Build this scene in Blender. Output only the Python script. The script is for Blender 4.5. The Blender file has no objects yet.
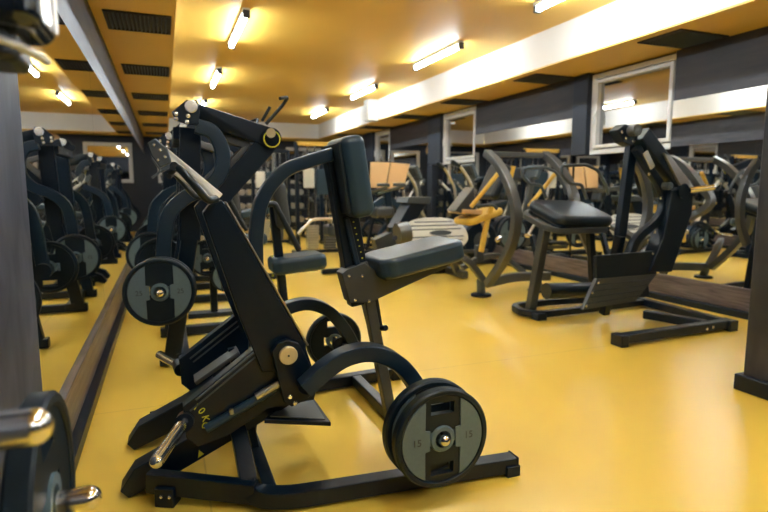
import bpy, bmesh, math, random
from mathutils import Vector, Matrix
random.seed(4)
V = Vector
PI = math.pi
C = bpy.context.scene.collection

# ------------------------------------------------------------------ camera numbers
F = 550.0; EYE = 1.12
PITCH = math.atan(68 / 550.0)
YAW = math.atan(219 / 550.0 * math.cos(PITCH))
cp, sp, cy, sy = math.cos(PITCH), math.sin(PITCH), math.cos(YAW), math.sin(YAW)

def ray(u, v):
    a = (u - 384) / F; b = (256 - v) / F
    f = cp + b * sp
    return V((a * cy + f * sy, -a * sy + f * cy, b * cp - sp))
def py(u, v, Y):
    """point of the upright plane at distance Y that is measured at (u, v) in the photograph"""
    d = ray(u, v); t = Y / d.y
    return V((d.x * t, Y, EYE + d.z * t))
def pys(Y, *uv): return [py(u, v, Y) for u, v in uv]

# ------------------------------------------------------------------ materials
MATS = {}
def mat(name, col, rough=.5, metal=0.0, vary=.0, bump=0.0, scale=20, emit=0, coat=0, spec=.5, rvar=0.0):
    m = bpy.data.materials.new(name); m.use_nodes = True
    nt = m.node_tree; b = nt.nodes['Principled BSDF']
    b.inputs['Base Color'].default_value = (*col, 1)
    b.inputs['Roughness'].default_value = rough
    b.inputs['Metallic'].default_value = metal
    b.inputs['Specular IOR Level'].default_value = spec
    b.inputs['Coat Weight'].default_value = coat
    if emit:
        b.inputs['Emission Color'].default_value = (*col, 1); b.inputs['Emission Strength'].default_value = emit
    if vary or bump or rvar:
        tc = nt.nodes.new('ShaderNodeTexCoord'); n = nt.nodes.new('ShaderNodeTexNoise')
        n.inputs['Scale'].default_value = scale; n.inputs['Detail'].default_value = 5
        nt.links.new(tc.outputs['Object'], n.inputs['Vector'])
        if vary:
            r = nt.nodes.new('ShaderNodeMix'); r.data_type = 'RGBA'
            r.inputs[6].default_value = (*[c * (1 - vary) for c in col], 1)
            r.inputs[7].default_value = (*[min(1, c * (1 + vary)) for c in col], 1)
            nt.links.new(n.outputs['Fac'], r.inputs[0]); nt.links.new(r.outputs[2], b.inputs['Base Color'])
        if bump:
            bp = nt.nodes.new('ShaderNodeBump'); bp.inputs['Strength'].default_value = bump; bp.inputs['Distance'].default_value = .002
            nt.links.new(n.outputs['Fac'], bp.inputs['Height']); nt.links.new(bp.outputs[0], b.inputs['Normal'])
        if rvar:
            mr = nt.nodes.new('ShaderNodeMapRange'); mr.inputs[3].default_value = rough - rvar; mr.inputs[4].default_value = rough + rvar
            nt.links.new(n.outputs['Fac'], mr.inputs[0]); nt.links.new(mr.outputs[0], b.inputs['Roughness'])
    MATS[name] = m
    return m
BLACK = mat('black_powder_coat', (.0018, .0095, .021), .34, vary=.15, scale=60, rvar=.05, spec=.36)
TUBEB = mat('navy_black_tube', (.006, .021, .041), .36, vary=.12, scale=40, spec=.4)
RUBBER = mat('black_rubber', (.003, .012, .021), .45, spec=.35, bump=.2, scale=150)
INLAY = mat('grey_plate_inlay', (.11, .165, .195), .5, vary=.12, bump=.2, scale=90)
LEATHER = mat('dark_vinyl', (.017, .043, .066), .36, bump=.25, scale=260)
LEATHERK = mat('black_vinyl', (.006, .014, .021), .33, bump=.25, scale=260)
CHROME = mat('chrome', (.78, .78, .76), .12, 1.0, rvar=.05, scale=8)
STEEL = mat('brushed_steel', (.62, .60, .55), .32, 1.0, vary=.1, scale=50)
PALE = mat('pale_metal_sleeve', (.58, .58, .55), .3, .35, vary=.1, scale=30)
SILVER = mat('silver_grey_paint', (.125, .13, .13), .32, .55, vary=.08, scale=30)
DGREY = mat('dark_grey_paint', (.055, .062, .066), .4, .2, vary=.1, scale=30)
GREYM = mat('mid_grey_steel', (.10, .12, .135), .35, .5, vary=.1, scale=20)
GOLD = mat('brass_bearing', (.78, .66, .42), .32, .5, vary=.1, scale=90)
BOLT = mat('bright_bolt', (.75, .74, .70), .25, .9, vary=.05)
YPAINT = mat('yellow_machine_paint', (.72, .45, .06), .4, vary=.08, scale=20)
YMARK = mat('yellow_print', (.75, .72, .05), .5, vary=.02)
CREAM = mat('cream_panel', (.78, .50, .24), .35, vary=.08, scale=4)
WHITEP = mat('white_ribbed_plastic', (.68, .68, .62), .4, vary=.05, scale=20)
INK = mat('dark_print', (.03, .04, .045), .5, vary=.05)
WHITE = mat('white_wall_paint', (.72, .70, .65), .7, vary=.03, scale=6)
YCEIL = mat('yellow_ceiling_paint', (.80, .495, .080), .55, vary=.03, scale=2.5)
WALLD = mat('dark_wall_paint', (.010, .016, .028), .6, vary=.15, scale=5)
VENTD = mat('vent_dark', (.018, .014, .010), .6, vary=.1)
FRAMEW = mat('pale_window_frame', (.62, .60, .56), .45, vary=.04)
def lamp_mat():
    return mat('fluorescent_tube', (.80, .90, 1.0), .4, emit=30)
TUBE = lamp_mat()

def board_mat(name, c1, c2, rough=.5, scale=(14, .9, 14)):
    m = bpy.data.materials.new(name); m.use_nodes = True; nt = m.node_tree; b = nt.nodes['Principled BSDF']
    tc = nt.nodes.new('ShaderNodeTexCoord'); mp = nt.nodes.new('ShaderNodeMapping'); mp.inputs['Scale'].default_value = scale
    n = nt.nodes.new('ShaderNodeTexNoise'); n.inputs['Scale'].default_value = 3; n.inputs['Detail'].default_value = 8; n.inputs['Distortion'].default_value = .8
    cr = nt.nodes.new('ShaderNodeValToRGB')
    cr.color_ramp.elements[0].position = .35; cr.color_ramp.elements[0].color = (*c1, 1)
    cr.color_ramp.elements[1].position = .7; cr.color_ramp.elements[1].color = (*c2, 1)
    nt.links.new(tc.outputs['Object'], mp.inputs[0]); nt.links.new(mp.outputs[0], n.inputs['Vector'])
    nt.links.new(n.outputs['Fac'], cr.inputs[0]); nt.links.new(cr.outputs[0], b.inputs['Base Color'])
    b.inputs['Roughness'].default_value = rough
    return m
BOARD = board_mat('brown_wood_board', (.085, .066, .062), (.22, .175, .16), .38)
COLUMN = board_mat('grey_stained_column', (.022, .030, .052), (.068, .080, .118), .55, (3, 3, 1.2))
COLUMND = board_mat('dark_stained_column', (.012, .014, .020), (.040, .038, .042), .5, (3, 3, 1.2))
STRIP = board_mat('dark_upper_panel', (.030, .030, .038), (.070, .064, .068), .45, (4, .5, 4))

STRIPR = board_mat('dark_brown_upper_panel', (.012, .012, .016), (.034, .027, .026), .5, (4, .5, 4))

def mirror_mat(name, col, rough=.004, f=.0):
    m = bpy.data.materials.new(name); m.use_nodes = True; nt = m.node_tree; b = nt.nodes['Principled BSDF']
    tc = nt.nodes.new('ShaderNodeTexCoord'); n = nt.nodes.new('ShaderNodeTexNoise'); n.inputs['Scale'].default_value = 1.5
    mr = nt.nodes.new('ShaderNodeMapRange'); mr.inputs[3].default_value = rough; mr.inputs[4].default_value = rough + .004
    nt.links.new(tc.outputs['Object'], n.inputs['Vector']); nt.links.new(n.outputs['Fac'], mr.inputs[0]); nt.links.new(mr.outputs[0], b.inputs['Roughness'])
    b.inputs['Base Color'].default_value = (*col, 1); b.inputs['Metallic'].default_value = 1
    return m
MIRROR = mirror_mat('mirror_glass', (.86, .87, .86))
PANE = mirror_mat('night_window_glass', (.50, .50, .50))

def floor_mat():
    m = bpy.data.materials.new('yellow_sports_floor'); m.use_nodes = True; nt = m.node_tree; b = nt.nodes['Principled BSDF']
    L = nt.links.new; N = nt.nodes.new
    tc = N('ShaderNodeTexCoord'); n = N('ShaderNodeTexNoise'); n.inputs['Scale'].default_value = .6; n.inputs['Detail'].default_value = 1
    L(tc.outputs['Object'], n.inputs['Vector'])
    mx = N('ShaderNodeMix'); mx.data_type = 'RGBA'
    mx.inputs[6].default_value = (.83, .56, .070, 1); mx.inputs[7].default_value = (.88, .61, .09, 1)
    L(n.outputs['Fac'], mx.inputs[0])
    sep = N('ShaderNodeSeparateXYZ'); L(tc.outputs['Object'], sep.inputs[0])
    def seam(axis, pitch, off):
        a = N('ShaderNodeMath'); a.operation = 'ADD'; a.inputs[1].default_value = off; L(sep.outputs[axis], a.inputs[0])
        w = N('ShaderNodeMath'); w.operation = 'PINGPONG'; w.inputs[1].default_value = pitch / 2; L(a.outputs[0], w.inputs[0])
        c = N('ShaderNodeMath'); c.operation = 'LESS_THAN'; c.inputs[1].default_value = .0035; L(w.outputs[0], c.inputs[0])
        return c
    s1 = seam(1, 2.0, -2.67 + 4); s2 = seam(0, 20, 2.0)
    mm = N('ShaderNodeMath'); mm.operation = 'MAXIMUM'; L(s1.outputs[0], mm.inputs[0]); L(s2.outputs[0], mm.inputs[1])
    sc = N('ShaderNodeMath'); sc.operation = 'MULTIPLY'; sc.inputs[1].default_value = .35; L(mm.outputs[0], sc.inputs[0])
    m2 = N('ShaderNodeMix'); m2.data_type = 'RGBA'; m2.inputs[7].default_value = (.36, .22, .05, 1)
    L(sc.outputs[0], m2.inputs[0]); L(mx.outputs[2], m2.inputs[6]); L(m2.outputs[2], b.inputs['Base Color'])
    n2 = N('ShaderNodeTexNoise'); n2.inputs['Scale'].default_value = 3; n2.inputs['Detail'].default_value = 1
    L(tc.outputs['Object'], n2.inputs['Vector'])
    mr = N('ShaderNodeMapRange'); mr.inputs[3].default_value = .285; mr.inputs[4].default_value = .33
    L(n2.outputs['Fac'], mr.inputs[0]); L(mr.outputs[0], b.inputs['Roughness'])
    n3 = N('ShaderNodeTexNoise'); n3.inputs['Scale'].default_value = 2.2; L(tc.outputs['Object'], n3.inputs['Vector'])
    bp = N('ShaderNodeBump'); bp.inputs['Strength'].default_value = .05; bp.inputs['Distance'].default_value = .004
    L(n3.outputs['Fac'], bp.inputs['Height']); b.inputs['Specular IOR Level'].default_value = .7
    return m
FLOOR = floor_mat()

# ------------------------------------------------------------------ mesh builder
def fillet(pts, r=.05, n=6):
    out = [pts[0]]
    for i in range(1, len(pts) - 1):
        p = pts[i]; a = pts[i - 1] - p; b = pts[i + 1] - p
        rr = min(r, a.length * .45, b.length * .45)
        s = p + a.normalized() * rr; e = p + b.normalized() * rr
        for k in range(n + 1):
            t = k / n; out.append(s * (1 - t) ** 2 + p * 2 * t * (1 - t) + e * t ** 2)
    out.append(pts[-1]); return out
def smooth(pts, n=6):
    out = []
    P = [pts[0] * 2 - pts[1]] + list(pts) + [pts[-1] * 2 - pts[-2]]
    for i in range(1, len(P) - 2):
        for k in range(n):
            t = k / n
            a, b, c, d = P[i - 1], P[i], P[i + 1], P[i + 2]
            out.append(.5 * ((2 * b) + (c - a) * t + (2 * a - 5 * b + 4 * c - d) * t * t + (3 * b - a - 3 * c + d) * t ** 3))
    out.append(P[-2]); return out

class MB:
    def __init__(s, mirror_y=None, shift=None):
        s.bm = bmesh.new(); s.my = mirror_y; s.sh = shift or V((0, 0, 0))
    def v(s, p):
        p = V(p) + s.sh
        if s.my is not None: p.y = 2 * s.my - p.y
        return s.bm.verts.new(p)
    def loops(s, rings, close=False, caps=True):
        R = [[s.v(p) for p in r] for r in rings]
        n = len(R[0]); m = len(R)
        for i in range(m if close else m - 1):
            a, b = R[i], R[(i + 1) % m]
            for k in range(n):
                s.bm.faces.new((a[k], a[(k + 1) % n], b[(k + 1) % n], b[k]))
        if caps and not close:
            s.bm.faces.new(R[0][::-1]); s.bm.faces.new(R[-1])
        return s
    def frames(s, pts, side):
        out = []
        for i, p in enumerate(pts):
            t = (pts[min(i + 1, len(pts) - 1)] - pts[max(i - 1, 0)]).normalized()
            sd = (side - t * side.dot(t))
            if sd.length < 1e-4: sd = V((1, 0, 0)) - t * t.x
            sd.normalize(); up = t.cross(sd).normalized()
            out.append((p, sd, up))
        return out
    def sweep(s, pts, w, h, side=V((0, 1, 0)), c=.2):
        """rectangular tube with rounded corners: w along side, h across"""
        rings = []; cr = min(w, h) * c
        for p, sd, up in s.frames(pts, side):
            r = []
            for sx, sz in ((1, 1), (-1, 1), (-1, -1), (1, -1)):
                cx, cz = sx * (w / 2 - cr), sz * (h / 2 - cr)
                a0 = {(1, 1): 0, (-1, 1): 90, (-1, -1): 180, (1, -1): 270}[(sx, sz)]
                for k in (0, 45, 90):
                    a = math.radians(a0 + k)
                    r.append(p + sd * (cx + cr * math.cos(a)) + up * (cz + cr * math.sin(a)))
            rings.append(r)
        return s.loops(rings)
    def bar(s, a, b, w, h, side=V((0, 1, 0)), c=.12): return s.sweep([V(a), V(b)], w, h, side, c)
    def tube(s, pts, r, n=14, side=V((.13, 1, .21)), close=False):
        rings = []
        for p, sd, up in s.frames(pts, side):
            rings.append([p + (sd * math.cos(2 * PI * k / n) + up * math.sin(2 * PI * k / n)) * r for k in range(n)])
        return s.loops(rings, close)
    def lathe(s, o, axis, prof, n=40, caps=True):
        """prof: list of (distance along axis, radius)"""
        axis = V(axis).normalized(); ref = V((0, 0, 1)) if abs(axis.z) < .9 else V((1, 0, 0))
        a = axis.cross(ref).normalized(); b = axis.cross(a)
        rings = [[V(o) + axis * d + (a * math.cos(2 * PI * k / n) + b * math.sin(2 * PI * k / n)) * max(r, 1e-4) for k in range(n)] for d, r in prof]
        return s.loops(rings, False, caps)
    def ringlathe(s, o, axis, prof, n=48):
        axis = V(axis).normalized(); ref = V((0, 0, 1)) if abs(axis.z) < .9 else V((1, 0, 0))
        a = axis.cross(ref).normalized(); b = axis.cross(a)
        rings = [[V(o) + axis * d + (a * math.cos(2 * PI * k / n) + b * math.sin(2 * PI * k / n)) * r for d, r in prof] for k in range(n)]
        return s.loops(rings, True)
    def rod(s, a, b, r, n=16, dome=False):
        a, b = V(a), V(b); L = (b - a).length
        prof = [(0, r)]
        if dome:
            for k in range(0, 7):
                t = k / 6 * PI / 2; prof.append((L - r + r * math.sin(t), r * math.cos(t)))
        else: prof.append((L, r))
        return s.lathe(a, b - a, prof, n)
    def prism(s, pts, d):
        """polygon given as world points, extruded by vector d"""
        d = V(d); return s.loops([[V(p) for p in pts], [V(p) + d for p in pts]])
    def box(s, c, size, rz=0, rot=None):
        M = rot or Matrix.Rotation(rz, 3, 'Z'); c = V(c); x, y, z = [q / 2 for q in size]
        r = [[c + M @ V((sx * x, sy * y, sz * z)) for sx, sy in ((-1, -1), (1, -1), (1, 1), (-1, 1))] for sz in (-1, 1)]
        return s.loops(r)
    def rbox(s, c, size, r, rot=None, seg=5):
        """cushion: box with large round edges"""
        M = rot or Matrix.Identity(3); c = V(c); x, y, z = [q / 2 for q in size]
        rings = []; N = 24; r = min(r, x * .98, y * .98, z * .98)
        cr = min(x, y) * .42 if min(x, y) * .42 > r else r
        def ring(inset, zz):
            pts = []
            rr = max(cr - inset, .001)
            for qx, qy, a0 in ((1, 1, 0), (-1, 1, 90), (-1, -1, 180), (1, -1, 270)):
                for k in range(6):
                    a = math.radians(a0 + 90 * k / 5)
                    pts.append(c + M @ V((qx * (x - cr) + rr * math.cos(a), qy * (y - cr) + rr * math.sin(a), zz)))
            return pts
        for k in range(seg + 1):
            a = PI / 2 * k / seg; rings.append(ring(r - r * math.sin(a), -z + r - r * math.cos(a)))
        for k in range(seg + 1):
            a = PI / 2 * k / seg; rings.append(ring(r - r * math.cos(a), z - r + r * math.sin(a)))
        return s.loops(rings)
    def build(s, name, m, parent=None, bevel=0.0, smooth_ang=32, label=None):
        bm = s.bm
        bmesh.ops.recalc_face_normals(bm, faces=bm.faces[:])
        me = bpy.data.meshes.new(name)
        wl = WL.get(parent.name, V((0, 0, 0))) if parent else None
        if wl is None:
            xs = [v.co for v in bm.verts]
            wl = V(((min(p.x for p in xs) + max(p.x for p in xs)) / 2, (min(p.y for p in xs) + max(p.y for p in xs)) / 2, min(p.z for p in xs)))
            loc = wl
        else: loc = V((0, 0, 0))
        bmesh.ops.translate(bm, verts=bm.verts[:], vec=-wl)
        for f in bm.faces: f.smooth = True
        bm.to_mesh(me); bm.free()
        me.set_sharp_from_angle(angle=math.radians(smooth_ang))
        me.materials.append(m)
        o = bpy.data.objects.new(name, me); C.objects.link(o); o.location = loc
        if parent: o.parent = parent
        WL[o.name] = wl
        if bevel:
            b = o.modifiers.new('bevel', 'BEVEL'); b.width = bevel; b.segments = 2; b.limit_method = 'ANGLE'; b.angle_limit = math.radians(40)
            b.harden_normals = False
        wn = o.modifiers.new('weighted', 'WEIGHTED_NORMAL'); wn.keep_sharp = True; wn.weight = 90
        if label: o['label'] = label
        return o
WL = {}     # world origin each object's mesh is measured from

def tag(o, label=None, cat=None, group=None, kind=None):
    if label: o['label'] = label
    if cat: o['category'] = cat
    if group: o['group'] = group
    if kind: o['kind'] = kind
    return o
def thing(name, label, cat, loc, group=None):
    o = bpy.data.objects.new(name, None); C.objects.link(o); o.location = V(loc); o.empty_display_size = .1
    WL[o.name] = V(loc)
    return tag(o, label, cat, group)
def struct(mb, name, m, parent=None, bevel=0, **k):
    o = mb.build(name, m, parent, bevel, **k); o['kind'] = 'structure'; return o
def copy_tree(o, off, label=None, group=None, parent=None):
    c = o.copy(); C.objects.link(c)
    if parent is None: c.location = o.location + off
    else: c.parent = parent
    if label: c['label'] = label
    if group: c['group'] = group
    for ch in [x for x in KIDS.get(o.name, [])]: copy_tree(ch, off, None, None, c)
    return c
KIDS = {}
def index_kids():
    KIDS.clear()
    for x in bpy.data.objects:
        if x.parent: KIDS.setdefault(x.parent.name, []).append(x)

def text_mesh(txt, size, depth=.0008):
    cu = bpy.data.curves.new('t', 'FONT'); cu.body = txt; cu.size = size; cu.extrude = depth; cu.align_x = 'CENTER'; cu.align_y = 'CENTER'
    ob = bpy.data.objects.new('t', cu); C.objects.link(ob)
    bpy.context.view_layer.update()
    me = bpy.data.meshes.new_from_object(ob.evaluated_get(bpy.context.evaluated_depsgraph_get()))
    bpy.data.objects.remove(ob); bpy.data.curves.remove(cu)
    return me
def put_text(txt, size, M, m, name, parent):
    me = text_mesh(txt, size); me.materials.clear(); me.materials.append(m)
    me.transform(M); me.transform(Matrix.Translation(-WL[parent.name]))
    o = bpy.data.objects.new(name, me); C.objects.link(o); o.parent = parent; WL[o.name] = WL[parent.name]
    return o

# ------------------------------------------------------------------ weight plate (axis = Y, face towards -Y, or axis X)
def weight_plate(c, R, label, group, axis='Y', th=.042, number='15', inlay=True, slots=True):
    t = thing('weight_plate', label, 'weight plate', (c[0], c[1], c[2] - R), group)
    c = V(c)
    def P(x, z, y): return c + (V((x, y, z)) if axis == 'Y' else V((-y, x, z)))
    ax = V((0, 1, 0)) if axis == 'Y' else V((1, 0, 0))
    h = th / 2
    m = MB()
    m.ringlathe(c, ax, [(-h + .006, R * .87), (-h, R * .895), (-h, R * .965), (-h + .007, R), (h - .007, R), (h, R * .965), (h, R * .895), (h - .006, R * .87)], 64)
    def arcpoly(x0, x1, r, up, n=10):
        a0 = math.asin(x0 / r); a1 = math.asin(x1 / r)
        return [(r * math.sin(a0 + (a1 - a0) * k / n), up * r * math.cos(a0 + (a1 - a0) * k / n)) for k in range(n + 1)]
    bw = R * .38; w = h * .62; rr = R * .88
    def slab(poly, y0=-w, y1=w, mb=m): mb.loops([[P(x, z, y0) for x, z in poly], [P(x, z, y1) for x, z in poly]])
    for s in (1, -1):                                       # webs with a real hand slot above and below the hub
        slab([(-bw, s * R * .16), (bw, s * R * .16), (bw, s * R * .50), (-bw, s * R * .50)])
        slab([(-bw, s * R * .49), (-bw * .66, s * R * .49), (-bw * .66, s * R * .74), (-bw, s * R * .74)])
        slab([(bw, s * R * .49), (bw * .66, s * R * .49), (bw * .66, s * R * .74), (bw, s * R * .74)])
        slab([(-bw, s * R * .73), (bw, s * R * .73)] + [(x, z) for x, z in arcpoly(-bw, bw, rr, s)][::-1])
        pts = [(s * bw, -math.sqrt(rr * rr - bw * bw))]
        a0 = math.asin(bw / rr)
        pts = [(s * rr * math.sin(a0 + (PI - 2 * a0) * k / 24), rr * math.cos(a0 + (PI - 2 * a0) * k / 24)) for k in range(25)]
        slab(pts)
    if not slots:
        for s in (1, -1): slab([(-bw, s * R * .45), (bw, s * R * .45), (bw, s * R * .78), (-bw, s * R * .78)], -w * .98, w * .98)
    m.build('rubber_disc', RUBBER, t, smooth_ang=40)
    if inlay:
        for s in (1, -1):
            pts = []; a0 = math.asin(bw / rr); r2 = R * .865
            pts = [(s * r2 * math.sin(a0 + (PI - 2 * a0) * k / 24), r2 * math.cos(a0 + (PI - 2 * a0) * k / 24)) for k in range(25)]
            pts += [(s * bw, -R * .22), (s * bw * .72, -R * .20), (s * bw * .72, R * .20), (s * bw, R * .22)]
            k = MB(); k.loops([[P(x, z, -h * .92) for x, z in pts], [P(x, z, -w) for x, z in pts]])
            f = k.build('side_inlay', INLAY, t, .0015, label='smooth grey crescent inlay')
            sx = s * R * .56
            if axis == 'Y':
                M = Matrix.Translation(P(sx, 0, -h * .93)) @ Matrix.Rotation(PI / 2, 4, 'X') @ Matrix.Rotation(PI / 2 * 0, 4, 'Z')
            else:
                M = Matrix.Translation(P(sx, 0, -h * .93)) @ Matrix.Rotation(PI / 2, 4, 'Z') @ Matrix.Rotation(PI / 2, 4, 'X')
            put_text(number, R * .20, M, INK, 'number', f)
    hb = MB(); hb.ringlathe(c, ax, [(-h * .98, R * .17), (-h * .98, R * .245), (-h * .6, R * .27), (h * .9, R * .27), (h * .9, R * .17)] if True else [], 40)
    hb.build('hub_ring', INLAY, t)
    return t

def bolts(parent, pts, r=.0085, d=V((0, -1, 0)), m=None):
    for p in pts:
        b = MB(); b.lathe(V(p) , d, [(-.004, r), (.003, r), (.006, r * .7), (.007, r * .1)], 14)
        b.build('bolt', m or BOLT, parent)

exec_order = []
# ================================================================== SETTING
XL, XR = -.445, 4.64
Y0, Y1 = -3.0, 15.6
ZC, ZS = 2.83, 2.44
SL, SR = .13, 3.94
MTOP = 1.96
MBOT = .256
struct(MB().box((2.1, 6.3, -.05), (5.6, 18.8, .1)), 'floor', FLOOR)
struct(MB().box((2.1, 6.3, ZC + .05), (5.6, 18.8, .1)), 'ceiling', YCEIL)
struct(MB().box((XL - .11, 6.3, 1.42), (.2, 18.8, 2.84)), 'wall_left', STRIP)
struct(MB().box((XR + .16, 6.3, 1.42), (.2, 18.8, 2.84)), 'wall_right', STRIPR)
struct(MB().box((2.1, Y1 + .1, 1.42), (5.6, .2, 2.84)), 'wall_back', WALLD)
struct(MB().box((2.1, Y0 - .1, 1.42), (5.6, .2, 2.84)), 'wall_front', WALLD)
# dropped soffits: white vertical face, yellow underside
struct(MB().box(((XL + SL) / 2, 6.3, ZS + .20), (SL - XL - .001, 18.6, .38)), 'ceiling_beam_left', WHITE)
struct(MB().box(((XR + .06 + SR) / 2, 6.3, ZS + .20), (XR + .06 - SR, 18.6, .38)), 'ceiling_beam_right', WHITE)
struct(MB().box(((SL + SR) / 2, 15.2, ZS + .20), (SR - SL, .8, .38)), 'ceiling_beam_back', WHITE)
struct(MB().box(((XL + SL) / 2, 6.3, ZS + .002), (SL - XL + .01, 18.6, .016)), 'ceiling_soffit_left', YCEIL)
struct(MB().box(((XR + .06 + SR) / 2, 6.3, ZS + .002), (XR + .06 - SR + .01, 18.6, .016)), 'ceiling_soffit_right', YCEIL)
struct(MB().box(((SL + SR) / 2, 15.2, ZS + .002), (SR - SL, .82, .016)), 'ceiling_soffit_back', YCEIL)
struct(MB().box((SR - .10, 10.4, ZS + .19), (.22, .25, .40)), 'ceiling_pilaster', WHITE)

# skirting: black plinth under a brown board
def skirting(side, x_wall, s, ya, yb):
    struct(MB().box((x_wall + s * .0275, (ya + yb) / 2, .03), (.055 + .02, yb - ya, .06)), 'baseboard_%s_plinth' % side, BLACK, bevel=.004)
    struct(MB().box((x_wall + s * .006, (ya + yb) / 2, .158), (.034, yb - ya, .196)), 'baseboard_%s' % side, BOARD, bevel=.004)
skirting('left', XL, 1, 2.2, 15.6)
skirting('right', XR, -1, .6, 15.6)

# mirrors on the left wall
ys = [2.2, 4.344, 6.75, 9.15, 11.55, 13.6, 15.55]
nm = ['nearest the grey column', 'second from the grey column', 'third from the grey column', 'fourth from the grey column', 'fifth from the grey column', 'farthest, against the back wall']
for i in range(6):
    a, b = ys[i], ys[i + 1]
    o = MB().box((XL - .003, (a + b) / 2, (MBOT + MTOP) / 2), (.012, b - a - .006, MTOP - MBOT)).build('wall_mirror', MIRROR)
    tag(o, 'tall frameless mirror panel on the left wall, ' + nm[i], 'mirror', 'mirrors on the left wall')
# mirrors, piers and windows on the right wall
def rmirror(a, b, z0, z1, lab):
    o = MB().box((XR + .003, (a + b) / 2, (z0 + z1) / 2), (.012, b - a - .006, z1 - z0)).build('wall_mirror', MIRROR)
    tag(o, lab, 'mirror', 'mirrors on the right wall')
rmirror(.62, 4.08, MBOT, MTOP, 'wide mirror on the right wall between the near window and the dark column')
rmirror(4.08, 5.44, MBOT, 1.50, 'low mirror on the right wall under the nearest window')
rmirror(5.47, 7.78, MBOT, MTOP, 'wide mirror on the right wall between the first and second windows')
rmirror(7.8, 9.2, MBOT, 1.53, 'low mirror on the right wall under the second window')
rmirror(9.42, 11.4, MBOT, MTOP, 'wide mirror on the right wall between the second and third windows')
rmirror(11.42, 12.6, MBOT, 1.53, 'low mirror on the right wall under the third window')
rmirror(12.9, 15.5, MBOT, MTOP, 'farthest mirror on the right wall past the third window')
for i, (a, b, z0, z1) in enumerate([(5.215, 5.46, 1.505, ZS), (8.90, 9.4, 1.54, ZS), (12.35, 12.88, 1.54, ZS), (9.21, 9.41, 0.27, 1.54), (12.61, 12.88, .27, 1.54)]):
    struct(MB().box((XR + .0, (a + b) / 2, (z0 + z1) / 2), (.10, b - a, z1 - z0 - .01)), 'trim_%d' % (i + 1), WALLD, bevel=.004)
for i, (a, b) in enumerate([(.62, 4.08), (5.46, 7.78), (9.42, 11.4), (12.9, 15.5)]):
    struct(MB().box((XR + .035, (a + b) / 2, (MTOP + ZS) / 2), (.06, b - a, ZS - MTOP - .006)), 'wall_right_panel' if not i else 'wall_right_panel_%d' % (i + 1), STRIPR, bevel=.002)
def window(n, a, b, z0, z1):
    m = MB(); x = XR + .052; t = .055; d = .09; a -= .07
    m.box((x, a + t / 2, (z0 + z1) / 2), (d, t, z1 - z0)); m.box((x, b - t / 2, (z0 + z1) / 2), (d, t, z1 - z0))
    m.box((x, (a + b) / 2, z0 + t / 2), (d, b - a - 2 * t, t)); m.box((x, (a + b) / 2, z1 - t / 2), (d, b - a - 2 * t, t))
    w = struct(m, 'window_%d' % n, FRAMEW, bevel=.006)
    m = MB(); q = t + .012; k = .04; x2 = x - .012
    a2, b2, c2, d2 = a + q, b - q, z0 + q, z1 - q
    m.box((x2, a2 + k / 2, (c2 + d2) / 2), (d, k, d2 - c2)); m.box((x2, b2 - k / 2, (c2 + d2) / 2), (d, k, d2 - c2))
    m.box((x2, (a2 + b2) / 2, c2 + k / 2), (d, b2 - a2 - 2 * k, k)); m.box((x2, (a2 + b2) / 2, d2 - k / 2), (d, b2 - a2 - 2 * k, k))
    m.build('window_sash', FRAMEW, w, .006)
    MB().box((x, (a + b) / 2, (z0 + z1) / 2), (.012, b - a - .2, z1 - z0 - .2)).build('window_pane', PANE, w)
    hh = MB(); hh.box((x - .065, b2 - .02, (z0 + z1) / 2), (.02, .035, .07)); hh.bar((x - .085, b2 - .02, (z0 + z1) / 2), (x - .085, b2 - .02, (z0 + z1) / 2 - .12), .022, .018)
    hh.build('window_handle', WHITEP, w, .004)
window(1, 4.10, 5.21, 1.505, 2.41)
window(2, 7.80, 8.89, 1.54, 2.41)
window(3, 11.42, 12.33, 1.54, 2.41)
# the back wall: framed window, clock, dark door
def bwindow(n, x0, x1, z0, z1):
    m = MB(); y = Y1 - .03; t = .09
    m.box((x0 + t / 2, y, (z0 + z1) / 2), (t, .06, z1 - z0)); m.box((x1 - t / 2, y, (z0 + z1) / 2), (t, .06, z1 - z0))
    m.box(((x0 + x1) / 2, y, z0 + t / 2), (x1 - x0 - 2 * t, .06, t)); m.box(((x0 + x1) / 2, y, z1 - t / 2), (x1 - x0 - 2 * t, .06, t))
    w = struct(m, 'window_%d' % n, FRAMEW, bevel=.006)
    MB().box(((x0 + x1) / 2, Y1 - .01, (z0 + z1) / 2), (x1 - x0 - .15, .02, z1 - z0 - .15)).build('window_pane', PANE, w)
bwindow(4, -.15, .95, 1.25, 2.25); bwindow(5, 1.95, 2.9, 1.25, 2.25); bwindow(6, 3.2, 4.2, 1.25, 2.25)
ck = thing('wall_clock', 'round cream wall clock high on the dark back wall', 'clock', (1.58, Y1 - .045, 2.10))
MB().lathe((1.58, Y1 - .002, 2.28), (0, -1, 0), [(0, .17), (.03, .17), (.03, .155), (.02, .15)], 40).build('clock_case', DGREY, ck)
MB().lathe((1.58, Y1 - .012, 2.28), (0, -1, 0), [(0, .152), (.011, .152)], 40).build('clock_face', CREAM, ck)
hd = MB(); hd.bar((1.58, Y1 - .026, 2.28), (1.65, Y1 - .026, 2.31), .004, .012); hd.bar((1.58, Y1 - .026, 2.28), (1.56, Y1 - .026, 2.40), .004, .009)
hd.build('clock_hands', INK, ck)

# columns
struct(MB().box((XL - .06 + .005, .67, 1.22), (.13, 3.05, 2.42)), 'wall_column_left', COLUMN, bevel=.01)
struct(MB().box((3.25, 1.72, 1.24), (.60, .60, 2.40)), 'wall_column_right', COLUMND, bevel=.008)
struct(MB().box((3.25, 1.72, .045), (.66, .66, .09)), 'baseboard_column', BLACK, bevel=.006)

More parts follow.
